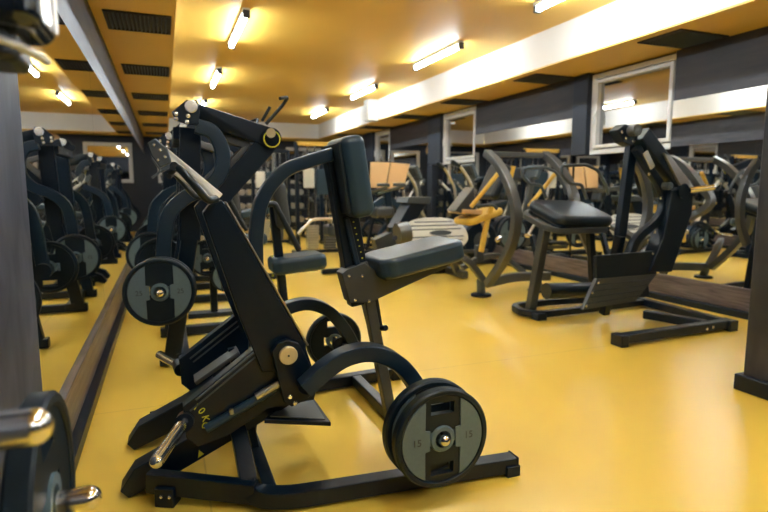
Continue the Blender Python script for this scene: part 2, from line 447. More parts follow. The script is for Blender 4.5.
# ceiling vents in the soffits
def vent(x0, x1, y0, y1, label, group):
    t = thing('ceiling_vent', label, 'air vent', ((x0 + x1) / 2, (y0 + y1) / 2, ZS - .012), group)
    m = MB(); z = ZS - .013; f = .022
    m.box(((x0 + x1) / 2, y0 + f / 2, z), (x1 - x0, f, .012)); m.box(((x0 + x1) / 2, y1 - f / 2, z), (x1 - x0, f, .012))
    m.box((x0 + f / 2, (y0 + y1) / 2, z), (f, y1 - y0 - 2 * f, .012)); m.box((x1 - f / 2, (y0 + y1) / 2, z), (f, y1 - y0 - 2 * f, .012))
    m.build('vent_frame', VENTD, t, .002)
    MB().box(((x0 + x1) / 2, (y0 + y1) / 2, ZS - .0085), (x1 - x0 - .03, y1 - y0 - .03, .003)).build('backing', VENTD, t)
    m = MB(); n = 14
    for i in range(n):
        x = x0 + f + (x1 - x0 - 2 * f) * (i + .5) / n
        m.box((x, (y0 + y1) / 2, z - .002), (.004, y1 - y0 - 2 * f - .01, .016), rot=Matrix.Rotation(.6, 3, 'Y'))
    m.build('slats', GREYM, t)
words = ['first', 'second', 'third', 'fourth', 'fifth', 'sixth', 'seventh', 'eighth']
for i in range(6):
    y = 4.72 + i * 1.93
    vent(XL + .07, .105, y, y + .52, 'dark slatted air vent in the yellow soffit over the left mirrors, %s from the camera' % words[i], 'vents in the left soffit')
for i in range(6):
    y = 3.52 + i * 1.93
    vent(SR + .10, XR - .03, y, y + .46, 'dark slatted air vent in the yellow soffit along the windows, %s from the camera' % words[i], 'vents in the right soffit')

# fluorescent lamps
def lamp(x, y, label):
    t = thing('ceiling_light', label, 'ceiling light', (x, y, ZC - .08), 'fluorescent ceiling lights')
    MB().box((x, y, ZC - .018), (.075, 1.30, .036)).build('lamp_housing', WHITEP, t, .006)
    for s in (-1, 1):
        MB().box((x, y + s * .635, ZC - .055), (.07, .035, .075)).build('end_cap', DGREY, t, .006)
    MB().rod((x, y - .615, ZC - .062), (x, y + .615, ZC - .062), .021, 16).build('lamp_tube', TUBE, t)
for i, y in enumerate([-1.9, .85, 3.55, 6.25, 9.05, 12.0]):
    if i > 2: lb = ['nearest', 'middle', 'farthest'][i - 3]
    for j, x in enumerate((.80, 3.30)):
        side = 'left' if j == 0 else 'right'
        yy = y + (.28 if j else 0)
        lamp(x, yy, ('%s visible fluorescent tube light of the %s row on the yellow ceiling' % (lb, side)) if i > 2
             else 'fluorescent tube light of the %s row, %s from the front wall behind the camera' % (side, words[i]))

# ================================================================== CHEST SUPPORTED ROW MACHINE (foreground)
YC = 2.32
def row_machine(label, detailed=True):
    t = thing('seated_row_machine', label, 'exercise machine', (.6, YC, 0), 'row machines along the left mirrors')
    for far in (False, True):
        my = YC if far else None
        M = lambda: MB(my)
        # inclined foot bar resting on the floor
        a = [py(120, 492, 2.08), py(134, 470, 2.08), py(186, 440, 2.08), py(286, 372, 2.08), py(318, 388, 2.08), py(235, 439, 2.08), py(176, 474, 2.08), py(129, 504, 2.08)]
        a[0].z = max(a[0].z, .02); a[-1].z = max(a[-1].z, .002)
        M().prism(a, (0, .085, 0)).build('foot_bar', BLACK, t, .004)
        # lever: wide lower plate with upper arm
        low = pys(2.0, (183, 407), (200, 394), (262, 343), (262, 300), (300, 330), (318, 385), (314, 400), (268, 409), (228, 436), (198, 447), (186, 438))
        lv = M().prism(low, (0, .055, 0)).build('lever_plate', BLACK, t, .003)
        up = pys(1.985, (203, 213), (209, 205), (222, 200), (230, 212), (306, 345), (304, 372), (262, 372), (240, 318))
        M().prism(up, (0, .075, 0)).build('lever_arm', BLACK, t, .004)
        ed = MB(my); ed.bar(py(225, 202, 2.02) , py(306, 343, 2.02), .074, .006)
        ed.build('edge_highlight', STEEL, t, .001)  # thin steel strip stands in for the highlight on the arm's side face
        # ridge lines on the lower lever
        rg = MB(my); rg.tube(pys(1.999, (196, 400), (262, 346)), .0042, 8); rg.tube(pys(1.999, (190, 411), (264, 350)), .0036, 8)
        rg.tube(pys(2.056, (196, 400), (262, 346)), .0042, 8); rg.tube(pys(2.056, (200, 404), (264, 352)), .0036, 8)
        rg.build('ridge', GREYM, t)
        # pale handle tube at the top and its head bracket
        M().bar(py(163, 152, 2.02), py(219, 198, 2.02), .05, .036).build('handle_sleeve', PALE, t, .004, label='pale brushed metal sleeve')
        M().prism(pys(1.985, (147, 143), (155, 138), (168, 149), (172, 162), (160, 168), (151, 155)), (0, .07, 0)).build('head_bracket', GREYM, t, .004)
        g = M().tube(smooth([py(170, 172, 1.96), py(178, 168, 1.93), py(192, 182, 1.91), (py(207, 199, 1.93)), py(216, 199, 1.97)]), .013, 14).build('handle_grip', LEATHERK, t)
        M().rod(py(174, 166, 1.985), py(174, 166, 1.92), .014).build('grip_collar', CHROME, t)
        if detailed and not far:
            bolts(t, pys(1.985, (154, 145), (160, 150), (158, 160), (165, 157)), .006)
            mm = MB(); mm.tube(smooth(pys(1.99, (152, 158), (160, 170), (152, 178))), .004, 8); mm.build('linkage', GREYM, t)
        # diverging stowage peg
        M().rod(py(186, 419, 2.01), (-.068, 1.72, .288), .0215, 20, True).build('plate_peg', CHROME, t, label='domed chrome peg')
        M().rod(py(186, 419, 2.03), py(184, 423, 1.97), .032, 20).build('peg_socket', BLACK, t)
        # damper under the lever
        M().rod(py(206, 429, 1.985), py(276, 388, 1.985), .0165, 16).build('damper', LEATHER, t)
        M().rod(py(256, 397, 1.98), py(283, 381, 1.98), .0145, 16).build('damper_rod', STEEL, t)
        if detailed and not far:
            MB().rod(py(231, 409, 1.97), py(232, 414, 1.97), .008, 10).build('damper_clip', STEEL, t)
        # pivot
        pv = pys(1.94, (272, 352), (277, 344), (288, 340), (299, 344), (305, 354), (319, 385), (316, 393), (302, 402), (292, 407), (284, 402))
        M().prism(pv, (0, .03, 0)).build('pivot_plate', BLACK, t, .003)
        pc = py(288, 355, 1.94)
        b = M().lathe(pc, (0, -1, 0), [(-.1, .034), (.010, .034), (.012, .031)], 32).build('bearing', GOLD, t, label='brass coloured pivot bearing')
        M().lathe(pc + V((0, -.012, 0)), (0, -1, 0), [(0, .004), (.002, .004)], 12).build('bearing_screw', INK, b)
        if not far:
            bolts(t, pys(1.94, (290, 397), (295, 403), (309, 384), (313, 391)), .009)
        # arched weight arm
        M().sweep(smooth(pys(1.86, (304, 388), (325, 369), (346, 356), (371, 352), (396, 362), (415, 384), (430, 412))), .075, .062, c=.15).build('weight_arm', TUBEB, t)
        M().rod(py(306, 386, 1.86), py(306, 386, 1.98), .03).build('arm_boss', BLACK, t)
        hc = py(444, 440, 1.60)
        M().rod((hc.x, 1.86, hc.z + .01), (hc.x, 1.86 - .02, hc.z + .01), .05, 24).build('arm_flange', BLACK, t)
        M().rod((hc.x, 1.88, hc.z), (hc.x, 1.575, hc.z), .021, 24, True).build('plate_peg', CHROME, t, label='domed chrome peg through the plates')
        M().bar(py(424, 410, 1.86), V((hc.x, 1.86, hc.z)), .07, .055).build('arm_end', TUBEB, t)
        # long floor rail
        r = fillet([py(226, 395, 2.16), py(238, 428, 2.10), V((.235, 1.86, .042)), V((.36, 1.81, .040)), V((1.235, 1.735, .040))], .12, 8)
        M().sweep(r, .065, .062, side=V((0, 1, .0)), c=.12).build('floor_rail', BLACK, t)
        M().box((1.215, 1.735, .022), (.06, .080, .044)).build('rail_foot', BLACK, t, .004)
        M().box((1.238, 1.735, .042), (.008, .066, .064)).build('end_cap', BLACK, t, .003)
        M().bar((-.10, 2.045, .075), (.25, 1.86, .055), .05, .075).build('toe_rail', BLACK, t)
        M().box((-.04, 2.00, .035), (.07, .06, .07), rz=-.48).build('rail_bracket', BLACK, t, .003)
        if not far: bolts(t, [V((-.062, 1.972, .045)), V((-.035, 1.958, .045))], .006)
        # side foot platform
        fp = MB(my); fp.prism([py(264, 419, 2.0), py(331, 422, 2.0), py(313, 397, 2.24), py(283, 400, 2.24)], (0, 0, -.018))
        f = fp.build('foot_platform', BLACK, t, .003)
        fq = MB(my); A = [py(270, 417, 2.01), py(325, 420, 2.02), py(312, 399, 2.22), py(287, 402, 2.22)]
        fq.prism([p + V((0, 0, .001)) for p in A], (0, 0, .003)); fq.build('tread', GREYM, f)
    # writing on the near lever: printed weight and warning triangle
    ctr = py(186, 424, 1.997)
    for i, ch in enumerate('10KG'):
        a = math.radians(58 - i * 22 - (6 if i > 1 else 0))
        p = ctr + V((math.cos(a), 0, math.sin(a))) * .067
        M = Matrix.Translation((p.x, 1.998, p.z)) @ Matrix.Rotation(PI / 2 - a, 4, 'Y') @ Matrix.Rotation(PI / 2, 4, 'X')
        put_text(ch, .036, M, YMARK, 'printed_weight', t)
    MB().prism(pys(2.0775, (198, 458), (204, 454), (199, 450)), (0, .001, 0)).build('warning_triangle', YMARK, t)
    # cross bars on the floor
    m = MB(); m.bar((.96, 1.76, .04), (.96, 2 * YC - 1.76, .04), .055, .055, side=V((1, 0, 0))); m.build('cross_bar', BLACK, t, .002)
    m = MB(); m.bar((.30, 1.82, .04), (.30, 2 * YC - 1.82, .04), .05, .05, side=V((1, 0, 0))); m.build('cross_bar', BLACK, t, .002)
    # sloped foot plate between the levers
    m = MB(); m.bar(py(195, 380, 2.40), py(238, 350, 2.40), .10, .016); m.build('foot_plate', SILVER, t, .002)
    for yy in (2.2, 2.44): MB().bar((.24, yy, .42), (.30, yy, .05), .03, .03).build('foot_plate_stand', BLACK, t)
    # central arched tube to the chest pad
    c = pys(YC, (248, 440), (255, 370), (256, 275), (256, 235), (262, 200), (282, 173), (306, 162), (340, 152))
    MB().sweep(smooth(c, 8), .055, .058, c=.2).build('chest_tube', TUBEB, t)
    # post, chest pad
    MB().bar(py(336, 158, YC + .03), py(360, 303, YC + .03), .08, .105).build('post', BLACK, t, .003)
    m = MB(); m.bar(py(346, 218, YC - .02), py(363, 290, YC - .02), .03, .022); m.build('adjuster_track', TUBEB, t, .002)
    m = MB()
    for k in range(9):
        q = py(353.5 + k * 1.45, 222 + k * 6.0, YC - .036); m.rod(q + V((.0, 0, 0)), q - V((0, .002, 0)), .0034, 8)
    m.build('adjuster_marks', YMARK, t)
    MB().bar(py(361, 262, YC), py(393, 428, YC), .055, .050).build('lower_post', DGREY, t, .003)
    MB().bar(py(343, 215, YC + .09), py(400, 445, YC + .09), .03, .03).build('lower_post', BLACK, t, .003)
    m = MB(); a, b = py(373, 285, YC - .01), py(380, 328, YC - .01); m.bar(a, b, .03, .02); m.rod(b, py(386, 328, YC - .01), .014); m.rod(b, py(386, 328, YC - .06), .012); m.build('adjuster_knob', BLACK, t)
    ang = math.atan2(.02, .30)
    pts = pys(2.19, (345, 140), (351, 137), (358, 138), (364, 146), (373, 193), (373, 205), (369, 210), (352, 216), (348, 212))
    cc = (py(345, 139, 2.19) + py(371, 213, 2.19)) / 2; cc = cc + V((.005, .13, 0))
    rot = Matrix.Rotation(.155 * -1, 3, 'Y')
    MB().rbox(cc, (.105, .27, .345), .035, rot @ Matrix.Identity(3)).build('chest_pad', LEATHER, t)
    MB().box(cc + rot @ V((-.058, 0, -.0)), (.014, .22, .30), rot=rot).build('pad_back_board', LEATHERK, t, .003)
    # seat
    m = MB(); m.prism(pys(YC - .045, (342, 274), (350, 268), (365, 263), (383, 276), (452, 262), (446, 268), (378, 299), (372, 303), (350, 303)), (0, .09, 0)); m.build('seat_bracket', DGREY, t, .003)
    bolts(t, pys(YC - .046, (349, 276), (369, 304 - 3), (362, 276), (355, 300)), .007)
    sc = (py(364, 263, YC) + py(454, 252, YC)) / 2
    sa = math.radians(11)
    rot = Matrix.Rotation(-sa, 3, 'Y')
    MB().rbox((sc.x + .012, YC, sc.z + .004), (.42, .32, .092), .022, rot).build('seat_pad', LEATHER, t)
    MB().box(V((sc.x + .012, YC, sc.z + .004)) + rot @ V((0, 0, -.048)), (.38, .22, .012), rot=rot).build('seat_board', LEATHERK, t, .002)
    return t
m1 = row_machine('foreground black chest-supported row machine with arched weight arms and blue-black seat')
hc = py(444, 440, 1.60)
def hub(y): return (hc.x, y, hc.z)
RR = .178
P1 = [weight_plate(hub(1.625), RR, 'front weight plate on the near arm of the foreground row machine, numbered 15', 'plates on the foreground row machine'),
      weight_plate((hc.x, 1.705, hc.z), RR + .004, 'black plate behind the numbered one on the near arm of the foreground row machine', 'plates on the foreground row machine'),
      weight_plate((hc.x, 2 * YC - 1.70, hc.z), .160, 'weight plate on the far arm of the foreground row machine, behind its arched tubes', 'plates on the foreground row machine', inlay=False)]

# ================================================================== PULLDOWN MACHINE (second in the row)
Y2 = 4.0
def pulldown(label):
    t = thing('pulldown_machine', label, 'exercise machine', (.4, Y2, 0), 'pulldown machines along the left mirrors')
    for far in (False, True):
        my = Y2 if far else None
        M = lambda: MB(my)
        yb = 3.62
        # upright
        M().bar(py(190, 128, yb), py(190, 240, yb), .07, .125).build('upright', BLACK, t, .004)
        q = py(190, 240, yb)
        M().bar((q.x, yb, q.z + .02), (-.005, yb + .02, .05), .07, .10).build('upright', BLACK, t, .004)
        M().bar((-.08, yb + .02, .045), (.85, yb + .02, .045), .07, .07).build('floor_rail', BLACK, t, .004)
        M().prism(pys(3.40, (172, 112), (186, 100), (197, 100), (200, 110), (199, 124), (186, 124), (175, 120)), (0, .03, 0)).build('hinge_bracket', BLACK, t, .004)
        M().lathe(py(191, 106.5, 3.40), (0, -1, 0), [(-.1, .036), (.012, .036), (.014, .03)], 28).build('hinge_cap', BOLT, t)
        if not far: bolts(t, pys(3.40, (176, 114), (176, 119), (188, 116), (187, 122)), .012)
        # top arm and returning arm
        M().bar(py(192, 113, 3.48), py(270, 138, 3.48), .085, .115, c=.04).build('top_arm', BLACK, t, .005)
        M().bar(py(268, 142, 3.48), py(206, 212, 3.48), .08, .125, c=.04).build('return_arm', BLACK, t, .005)
        M().rod(py(271, 138, 3.40), py(271, 138, 3.54), .062, 28).build('elbow_hub', BLACK, t)
        M().tube([py(272, 139, 3.385) + V((math.cos(q * PI / 12), 0, math.sin(q * PI / 12))) * .048 for q in range(24)], .004, 6, close=True).build('elbow_ring', YMARK, t)
        M().rod(py(271, 133, 3.33), py(271, 133, 3.40), .028, 24, True).build('elbow_cap', GOLD, t, label='brass coloured elbow cap')
        gi = MB(my); gi.sweep(fillet([py(198, 129, 3.52), py(249, 146, 3.52), py(208, 188, 3.52)], .03), .05, .055)
        gi.build('inner_link', SILVER, t, .003)
        # handles above the elbow
        M().tube(fillet([py(266, 124, 3.44), py(283, 105, 3.44), py(288, 97, 3.42), py(280, 98.5, 3.38)], .02), .011, 10).build('pull_handle', LEATHERK, t)
        M().tube([py(262, 121, 3.56), py(270, 107, 3.56)], .010, 10).build('pull_handle', LEATHERK, t)
        # C shaped weight arm
        M().sweep(smooth(pys(3.46, (196, 126), (212, 132), (222, 150), (221, 172), (208, 187), (188, 196), (171, 211), (165, 232), (163, 262), (161, 292)), 6), .06, .085, c=.15).build('weight_arm', TUBEB, t)
        pc = py(160, 292, 3.33)
        M().rod((pc.x, 3.50, pc.z), (pc.x, 3.27, pc.z), .024, 24, True).build('plate_peg', CHROME, t, label='domed chrome peg through the plates')
        M().rod((pc.x, 3.54, pc.z), (pc.x, 3.45, pc.z), .055, 24).build('arm_boss', BLACK, t)
    for xx, zz in ((.06, .05), (.80, .045), (.10, 1.45)):
        MB().bar((xx, 3.6, zz), (xx, 4.4, zz), .08, .07, side=V((1, 0, 0))).build('cross_bar', BLACK, t, .003)
    m = MB(); m.bar((.80, Y2, .07), (.72, Y2, 1.0), .06, .06); m.build('pad_post', BLACK, t, .003)
    m = MB()
    for k in range(7): m.rod((.70 + .0, Y2 - .033, .42 + k * .035), (.70, Y2 - .037, .42 + k * .035), .008, 8)
    m.build('adjuster_marks', YMARK, t)
    pc = py(279, 205, Y2)
    MB().rbox((pc.x, Y2, pc.z), (.10, .26, .34), .045, Matrix.Rotation(-.12, 3, 'Y')).build('chest_pad', DGREY, t)
    sc = py(300, 264, Y2 - .1)
    MB().rbox((sc.x, Y2 - .0, sc.z), (.40, .32, .12), .04, Matrix.Rotation(-.08, 3, 'Y')).build('seat_pad', LEATHER, t)
    MB().bar((.72, Y2, sc.z - .06), (sc.x + .15, Y2, sc.z - .05), .07, .035).build('seat_support', BLACK, t, .003)
    m = MB(); m.tube(smooth([py(266, 205, 3.8), py(274, 204, 3.8), py(279, 212, 3.8), py(299, 250, 3.8)]), .021, 14); m.build('lap_handle', LEATHERK, t)
    return t
m2 = pulldown('black pulldown machine behind the foreground machine, with a triangular top arm and large plate')
pc = py(160, 292, 3.33)
G2 = 'plates on the pulldown machine'
P2 = [weight_plate((pc.x, 3.335, pc.z), .195, 'large grey and black plate at the front of the pulldown machine, beside the left mirror', G2, number='25', slots=False),
      weight_plate((pc.x + .01, 3.379, pc.z + .005), .192, 'black plate directly behind the large grey one on the pulldown machine', G2, inlay=False),
      weight_plate((pc.x, 2 * Y2 - 3.30, pc.z), .195, 'weight plate on the mirror-side far arm of the pulldown machine', G2, number='25', inlay=False)]
index_kids()
# the row goes on towards the back wall
ordn = ['third', 'fourth', 'fifth', 'sixth', 'seventh', 'eighth']
specs = [(m2, P2, 1.95), (m1, P1, 5.05), (m2, P2, 5.35), (m1, P1, 8.6), (m2, P2, 8.9)]
for i, (src, pl, dy) in enumerate(specs):
    off = V((-.10 if src is m2 else 0, dy, 0))
    kind = 'pulldown machine' if src is m2 else 'seated row machine'
    copy_tree(src, off, 'black %s along the left mirrors, %s in line from the camera' % (kind, ordn[i]))
    for k, p in enumerate(pl):
        copy_tree(p, off, '%s weight plate on the %s %s in line along the left mirrors' % (['front', 'second', 'far-side'][k], kind, ordn[i]), 'plates on the distant machines')
def fl(u, v, z=.0):
    d = ray(u, v); t = (z - EYE) / d.z
    return V((d.x * t, d.y * t, z))
X1 = V((1, 0, 0)); Z1 = V((0, 0, 1))
def Rm(a, ax): return Matrix.Rotation(a, 3, ax)

# ================================================================== NEAR LEFT MACHINE (only its head, pegs and plate show)
t = thing('plate_loaded_machine', 'black machine at the left edge with glossy head box and two domed chrome pegs', 'exercise machine', (-.37, 1.05, 0))
MB().bar((-.385, 1.0, .04), (-.385, 1.0, 1.5), .07, .07).build('upright', BLACK, t, .004)
m = MB(); m.bar((-.385, .55, .035), (-.385, 1.5, .035), .07, .07, side=X1); m.build('floor_rail', BLACK, t, .004)
MB().bar((-.385, 1.22, .03), (-.385, 1.22, .52), .05, .06).build('peg_post', BLACK, t, .004)
MB().bar((-.385, .86, .03), (-.385, .86, .83), .05, .06).build('peg_post', BLACK, t, .004)
MB().rod((-.385, 1.25, .469), (-.155, 1.25, .466), .0255, 28, True).build('plate_peg', CHROME, t, label='domed chrome peg with a plate on it')
MB().rod((-.385, .85, .797), (-.158, .85, .793), .0265, 28, True).build('plate_peg', CHROME, t, label='empty domed chrome peg')
GLOSS = mat('glossy_black_plastic', (.004, .009, .016), .12, vary=.1, coat=.6)
MB().rbox((-.27, .955, 1.50), (.25, .15, .33), .022, Matrix.Identity(3)).build('head_box', GLOSS, t)
MB().box((-.144, .995, 1.50), (.006, .018, .30)).build('head_trim', STEEL, t, .003)
m = MB(); m.tube(smooth([V((-.30, .90, 1.335)), V((-.22, .895, 1.322)), V((-.185, .92, 1.316)), V((-.165, .96, 1.312)), V((-.16, 1.0, 1.312))]), .006, 14); m.build('handle', PALE, t)
m = MB(); m.rbox((-.275, .965, 1.318), (.19, .12, .05), .012); m.build('head_base', LEATHERK, t)
weight_plate((-.262, 1.25, .468), .232, 'thick black plate on the lower chrome peg at the bottom left corner', 'plates at the left edge', axis='X', th=.05, inlay=False)

# ================================================================== RIGHT MACHINE
t = thing('leg_machine', 'black machine on the right with big padded seat and tall slanted arm', 'exercise machine', (3.5, 3.5, 0))
sc = V((3.30, 3.90, .90))
ST = Rm(math.radians(17), 'X') @ Rm(math.radians(2), 'Y')
MB().rbox(sc, (.62, .50, .10), .045, ST).build('seat_pad', LEATHERK, t)
MB().box(sc + ST @ V((0, 0, -.06)), (.56, .44, .03), rot=ST).build('seat_board', BLACK, t, .006)
m = MB(); m.sweep(fillet([V((3.5, 3.68, .765)), V((3.02, 3.68, .765)), V((2.93, 3.74, .79)), V((2.93, 4.06, .885)), V((3.05, 4.12, .91)), V((3.5, 4.12, .91))], .1), .05, .05, side=Z1); m.build('seat_frame', DGREY, t)
MB().bar(py(546, 224, 3.80), V((2.93, 3.93, .03)), .075, .075).build('front_leg', DGREY, t, .004)
MB().bar(V((3.52, 3.9, .80)), V((3.62, 3.9, .05)), .06, .06).build('rear_leg', BLACK, t, .004)
m = MB(); m.sweep(fillet([V((4.2, 3.86, .045)), V((2.98, 3.80, .045)), V((2.84, 3.90, .045)), V((2.90, 4.16, .045)), V((3.3, 4.2, .045)), V((4.2, 4.1, .045))], .12), .06, .06, side=Z1); m.build('floor_loop', BLACK, t)
MB().box((2.93, 3.80, .03), (.10, .09, .06)).build('rubber_foot', BLACK, t, .008)
for i, (a, b) in enumerate((((2.97, 2.94, .05), (4.12, 2.975, .05)), ((4.10, 2.98, .05), (4.20, 4.1, .05)), ((3.75, 3.45, .055), (3.90, 3.0, .055)))):
    MB().bar(V(a), V(b), .075, .07, side=V((0, 1, 0)) if i == 0 else X1).build('floor_rail', BLACK, t, .004)
MB().box((2.975, 2.94, .043), (.07, .11, .086)).build('rail_foot', BLACK, t, .006)
MB().box((4.11, 2.97, .043), (.09, .12, .086)).build('rail_foot', BLACK, t, .006)
bolts(t, pys(2.93, (713, 327), (707, 329)), .012)
# roller under the seat
MB().rod(py(546, 291, 3.62), py(590, 290, 3.62), .066, 24).build('roller_pad', LEATHERK, t)
MB().rod(py(590, 290, 3.62), py(640, 287, 3.62), .02).build('roller_bar', BLACK, t)
# shroud / foot plate
pl = pys(3.30, (597, 256), (655, 251), (657, 274), (597, 279))
MB().prism(pl, (0, .04, 0)).build('foot_plate', BLACK, t, .004)
lo = pys(3.30, (597, 279), (657, 274), (636, 301), (583, 310))
f = MB().prism(lo, (0, .035, 0)).build('lower_plate', DGREY, t, .003, label='ribbed dark grey lower plate')
m = MB()
for k in range(1, 5):
    a = lo[0].lerp(lo[3], k / 5); b = lo[1].lerp(lo[2], k / 5); m.rod(a + V((.02, -.001, 0)), b + V((-.02, -.001, 0)), .004, 8)
m.build('ribs', BLACK, f)
bolts(t, [lo[0] + V((.015, 0, -.03)), lo[3] + V((.03, 0, .03)), lo[0].lerp(lo[3], .45) + V((.015, 0, 0)), pl[1] + V((-.02, 0, -.02)), pl[1] + V((-.02, 0, -.1))], .010)
MB().prism(pys(3.35, (628, 280), (648, 278), (650, 297), (632, 298)), (0, .12, 0)).build('plate_block', BLACK, t, .006)
# tall slanted arm
MB().prism(pys(3.28, (672, 190), (694, 190), (692, 214), (672, 272), (650, 272), (664, 236), (669, 214)), (0, .13, 0)).build('lower_arm', BLACK, t, .006)
MB().bar(py(640, 134, 3.35), py(684, 193, 3.35), .12, .125).build('upper_arm', BLACK, t, .006)
MB().prism(pys(3.27, (664, 153), (671, 156), (694, 187), (683, 190)), (0, .13, 0)).build('arm_cover', STEEL, t, .003, label='pale brushed cover on the arm')
MB().rbox(py(649, 160, 3.27), (.05, .012, .15), .005, Rm(-.62, 'Y')).build('badge', STEEL, t)
MB().lathe(py(683, 191, 3.28), (0, -1, 0), [(-.05, .06), (.012, .06), (.014, .05)], 28).build('elbow_cap', BLACK, t)
MB().lathe(py(669, 186, 3.275), (0, -1, 0), [(-.05, .03), (.014, .03), (.016, .02)], 20).build('pin_cap', GREYM, t)
MB().rod(py(690, 190, 3.26), py(716, 187, 3.16), .024, 20, True).build('plate_peg', CHROME, t, label='chrome peg sticking out of the elbow')
MB().prism(pys(3.34, (618, 130), (625, 124), (634, 126), (638, 138), (632, 146), (624, 142)), (0, .10, 0)).build('hinge_block', BLACK, t, .006)
MB().lathe(py(637, 130, 3.28), (0, -1, 0), [(-.08, .045), (.008, .045), (.010, .035)], 24).build('hinge_cap', SILVER, t)
bolts(t, pys(3.34, (622, 132), (626, 138), (628, 129), (633, 141)), .011)
MB().bar(py(632, 140, 3.45), py(620, 236, 3.45), .06, .085).build('upright', BLACK, t, .004)
MB().bar(py(620, 236, 3.45), V((3.45, 3.6, .05)), .07, .07).build('upright', BLACK, t, .004)
m = MB(); m.sweep(smooth(pys(3.36, (636, 148), (648, 168), (660, 186), (664, 202), (657, 220), (636, 240), (626, 268))), .06, .07); m.build('inner_link', BLACK, t)
m = MB(); m.sweep(smooth(pys(3.75, (634, 158), (643, 175), (648, 200), (645, 225), (634, 250))), .06, .08); m.build('weight_arm', SILVER, t)
MB().bar(py(612, 226, 3.6), py(634, 238, 3.4), .05, .05).build('seat_link', GREYM, t, .004)
MB().bar(py(634, 238, 3.42), py(622, 268, 3.42), .05, .05).build('seat_link', BLACK, t, .004)
bolts(t, pys(3.33, (649, 174), (661, 198), (648, 240), (655, 232)), .012)
for my in (None, 3.98):
    m = MB(my); m.tube(fillet(pys(4.25, (546, 198), (541, 185), (530, 184), (522, 176), (522, 168), (545, 167), (556, 172), (564, 186), (566, 194)), .03), .014, 10); m.build('handle_loop', GREYM, t)
rm = t

# ================================================================== GREY ARCHED MACHINE WITH YELLOW LINKS
t = thing('arched_leg_press', 'silver-grey arched machine with yellow links and round foot disc, in front of the right mirrors', 'exercise machine', (3.2, 5.3, 0))
XA = py(487, 153, 4.85).x
def pxx(u, v, X):
    d = ray(u, v); k = X / d.x
    return V((X, d.y * k, EYE + d.z * k))
DX = py(545, 156, 4.85).x - XA
for k in (0, 1):
    o_ = V((DX * k, 0, 0))
    M = lambda: MB(shift=o_)
    arc = [pxx(u, v, XA) for u, v in ((487, 153), (498, 164), (509, 184), (516, 210), (514, 236), (504, 260), (488, 284))]
    if k: arc = arc[:4] + [py(586, 240, 4.7) - o_, fl(606, 282, .05) - o_]
    M().sweep(smooth(arc, 8), .085, .075, side=X1, c=.12).build('arched_upright', SILVER, t)
    M().tube([py(501, 170, 4.86), py(471, 207, 4.9)], .022, 12).build('yellow_link', YPAINT, t)
    M().rod((py(481, 280, 4.85)), fl(481, 294, .02), .045, 20).build('foot_post', GREYM, t)
    M().lathe(fl(481, 296, .0), Z1, [(0, .105), (.022, .105), (.03, .09)], 32).build('foot_disc', BLACK, t)
m = MB(); m.bar(py(485, 154, 4.85), py(487, 154, 4.85) + V((DX, 0, 0)), .07, .05); m.build('top_bar', SILVER, t, .004)
MB().sweep(smooth([py(486, 283, 4.85), py(515, 277, 5.0), py(548, 276, 5.15)]), .08, .10).build('floor_beam', SILVER, t)
MB().sweep(smooth([py(483, 280, 4.83), py(470, 263, 4.85), py(458, 256, 4.9), py(440, 254, 5.0)]), .07, .07).build('floor_beam', SILVER, t)
MB().sweep(smooth([py(462, 268, 5.3), py(480, 258, 5.3), (py(502, 257, 5.3)), py(528, 276, 5.2), py(545, 290, 5.1)]), .07, .06).build('floor_beam', SILVER, t)
MB().bar(py(479, 245, 5.3), py(479, 262, 5.3), .07, .09).build('short_post', DGREY, t, .004)
m = MB(); m.rbox(py(478, 216, 5.28), (.46, .42, .07), .03, Rm(-.3, 'Y')); m.build('seat_pad', YPAINT, t, label='yellow underside seat')
MB().bar(py(455, 211, 5.3), py(475, 212, 5.3), .32, .05).build('seat_edge', CREAM, t, .01)
m = MB(); m.prism(pys(5.15, (455, 211), (474, 187), (476, 210), (470, 216)), (0, .2, 0)); m.build('side_cover', SILVER, t, .006)
MB().rbox(py(494, 182, 5.4), (.11, .36, .42), .045, Rm(.45, 'Y')).build('back_pad', LEATHERK, t)
m = MB(); m.prism(pys(5.5, (505, 166), (516, 166), (511, 186), (503, 182)), (0, .05, 0)); m.build('guard', YPAINT, t, .003)
for a, b in (((487, 222), (481, 252)), ((492, 205), (487, 222))):
    MB().bar(py(*a, 5.1), py(*b, 5.1), .04, .05).build('yellow_strut', YPAINT, t, .003)
MB().rod(py(500, 238, 5.05), py(497, 240, 4.95), .03, 14, True).build('plate_peg', CHROME, t)
m = MB(); m.tube(smooth(pys(5.0, (474, 206), (492, 205), (497, 209))), .016, 10); m.build('handle', GREYM, t)
am = t
hp = py(530, 236, 5.55)
MB().rod((hp.x, 5.5, hp.z), (hp.x, 6.0, hp.z), .024, 20, True).build('plate_peg', CHROME, t)
MB().bar((hp.x, 5.5, hp.z), (hp.x, 5.3, .08), .06, .06, side=X1).build('peg_post', BLACK, t)
weight_plate((hp.x, 5.92, hp.z), .22, 'black plate on the far side of the silver-grey arched machine', 'plates on the right side machines', inlay=True, number='20')

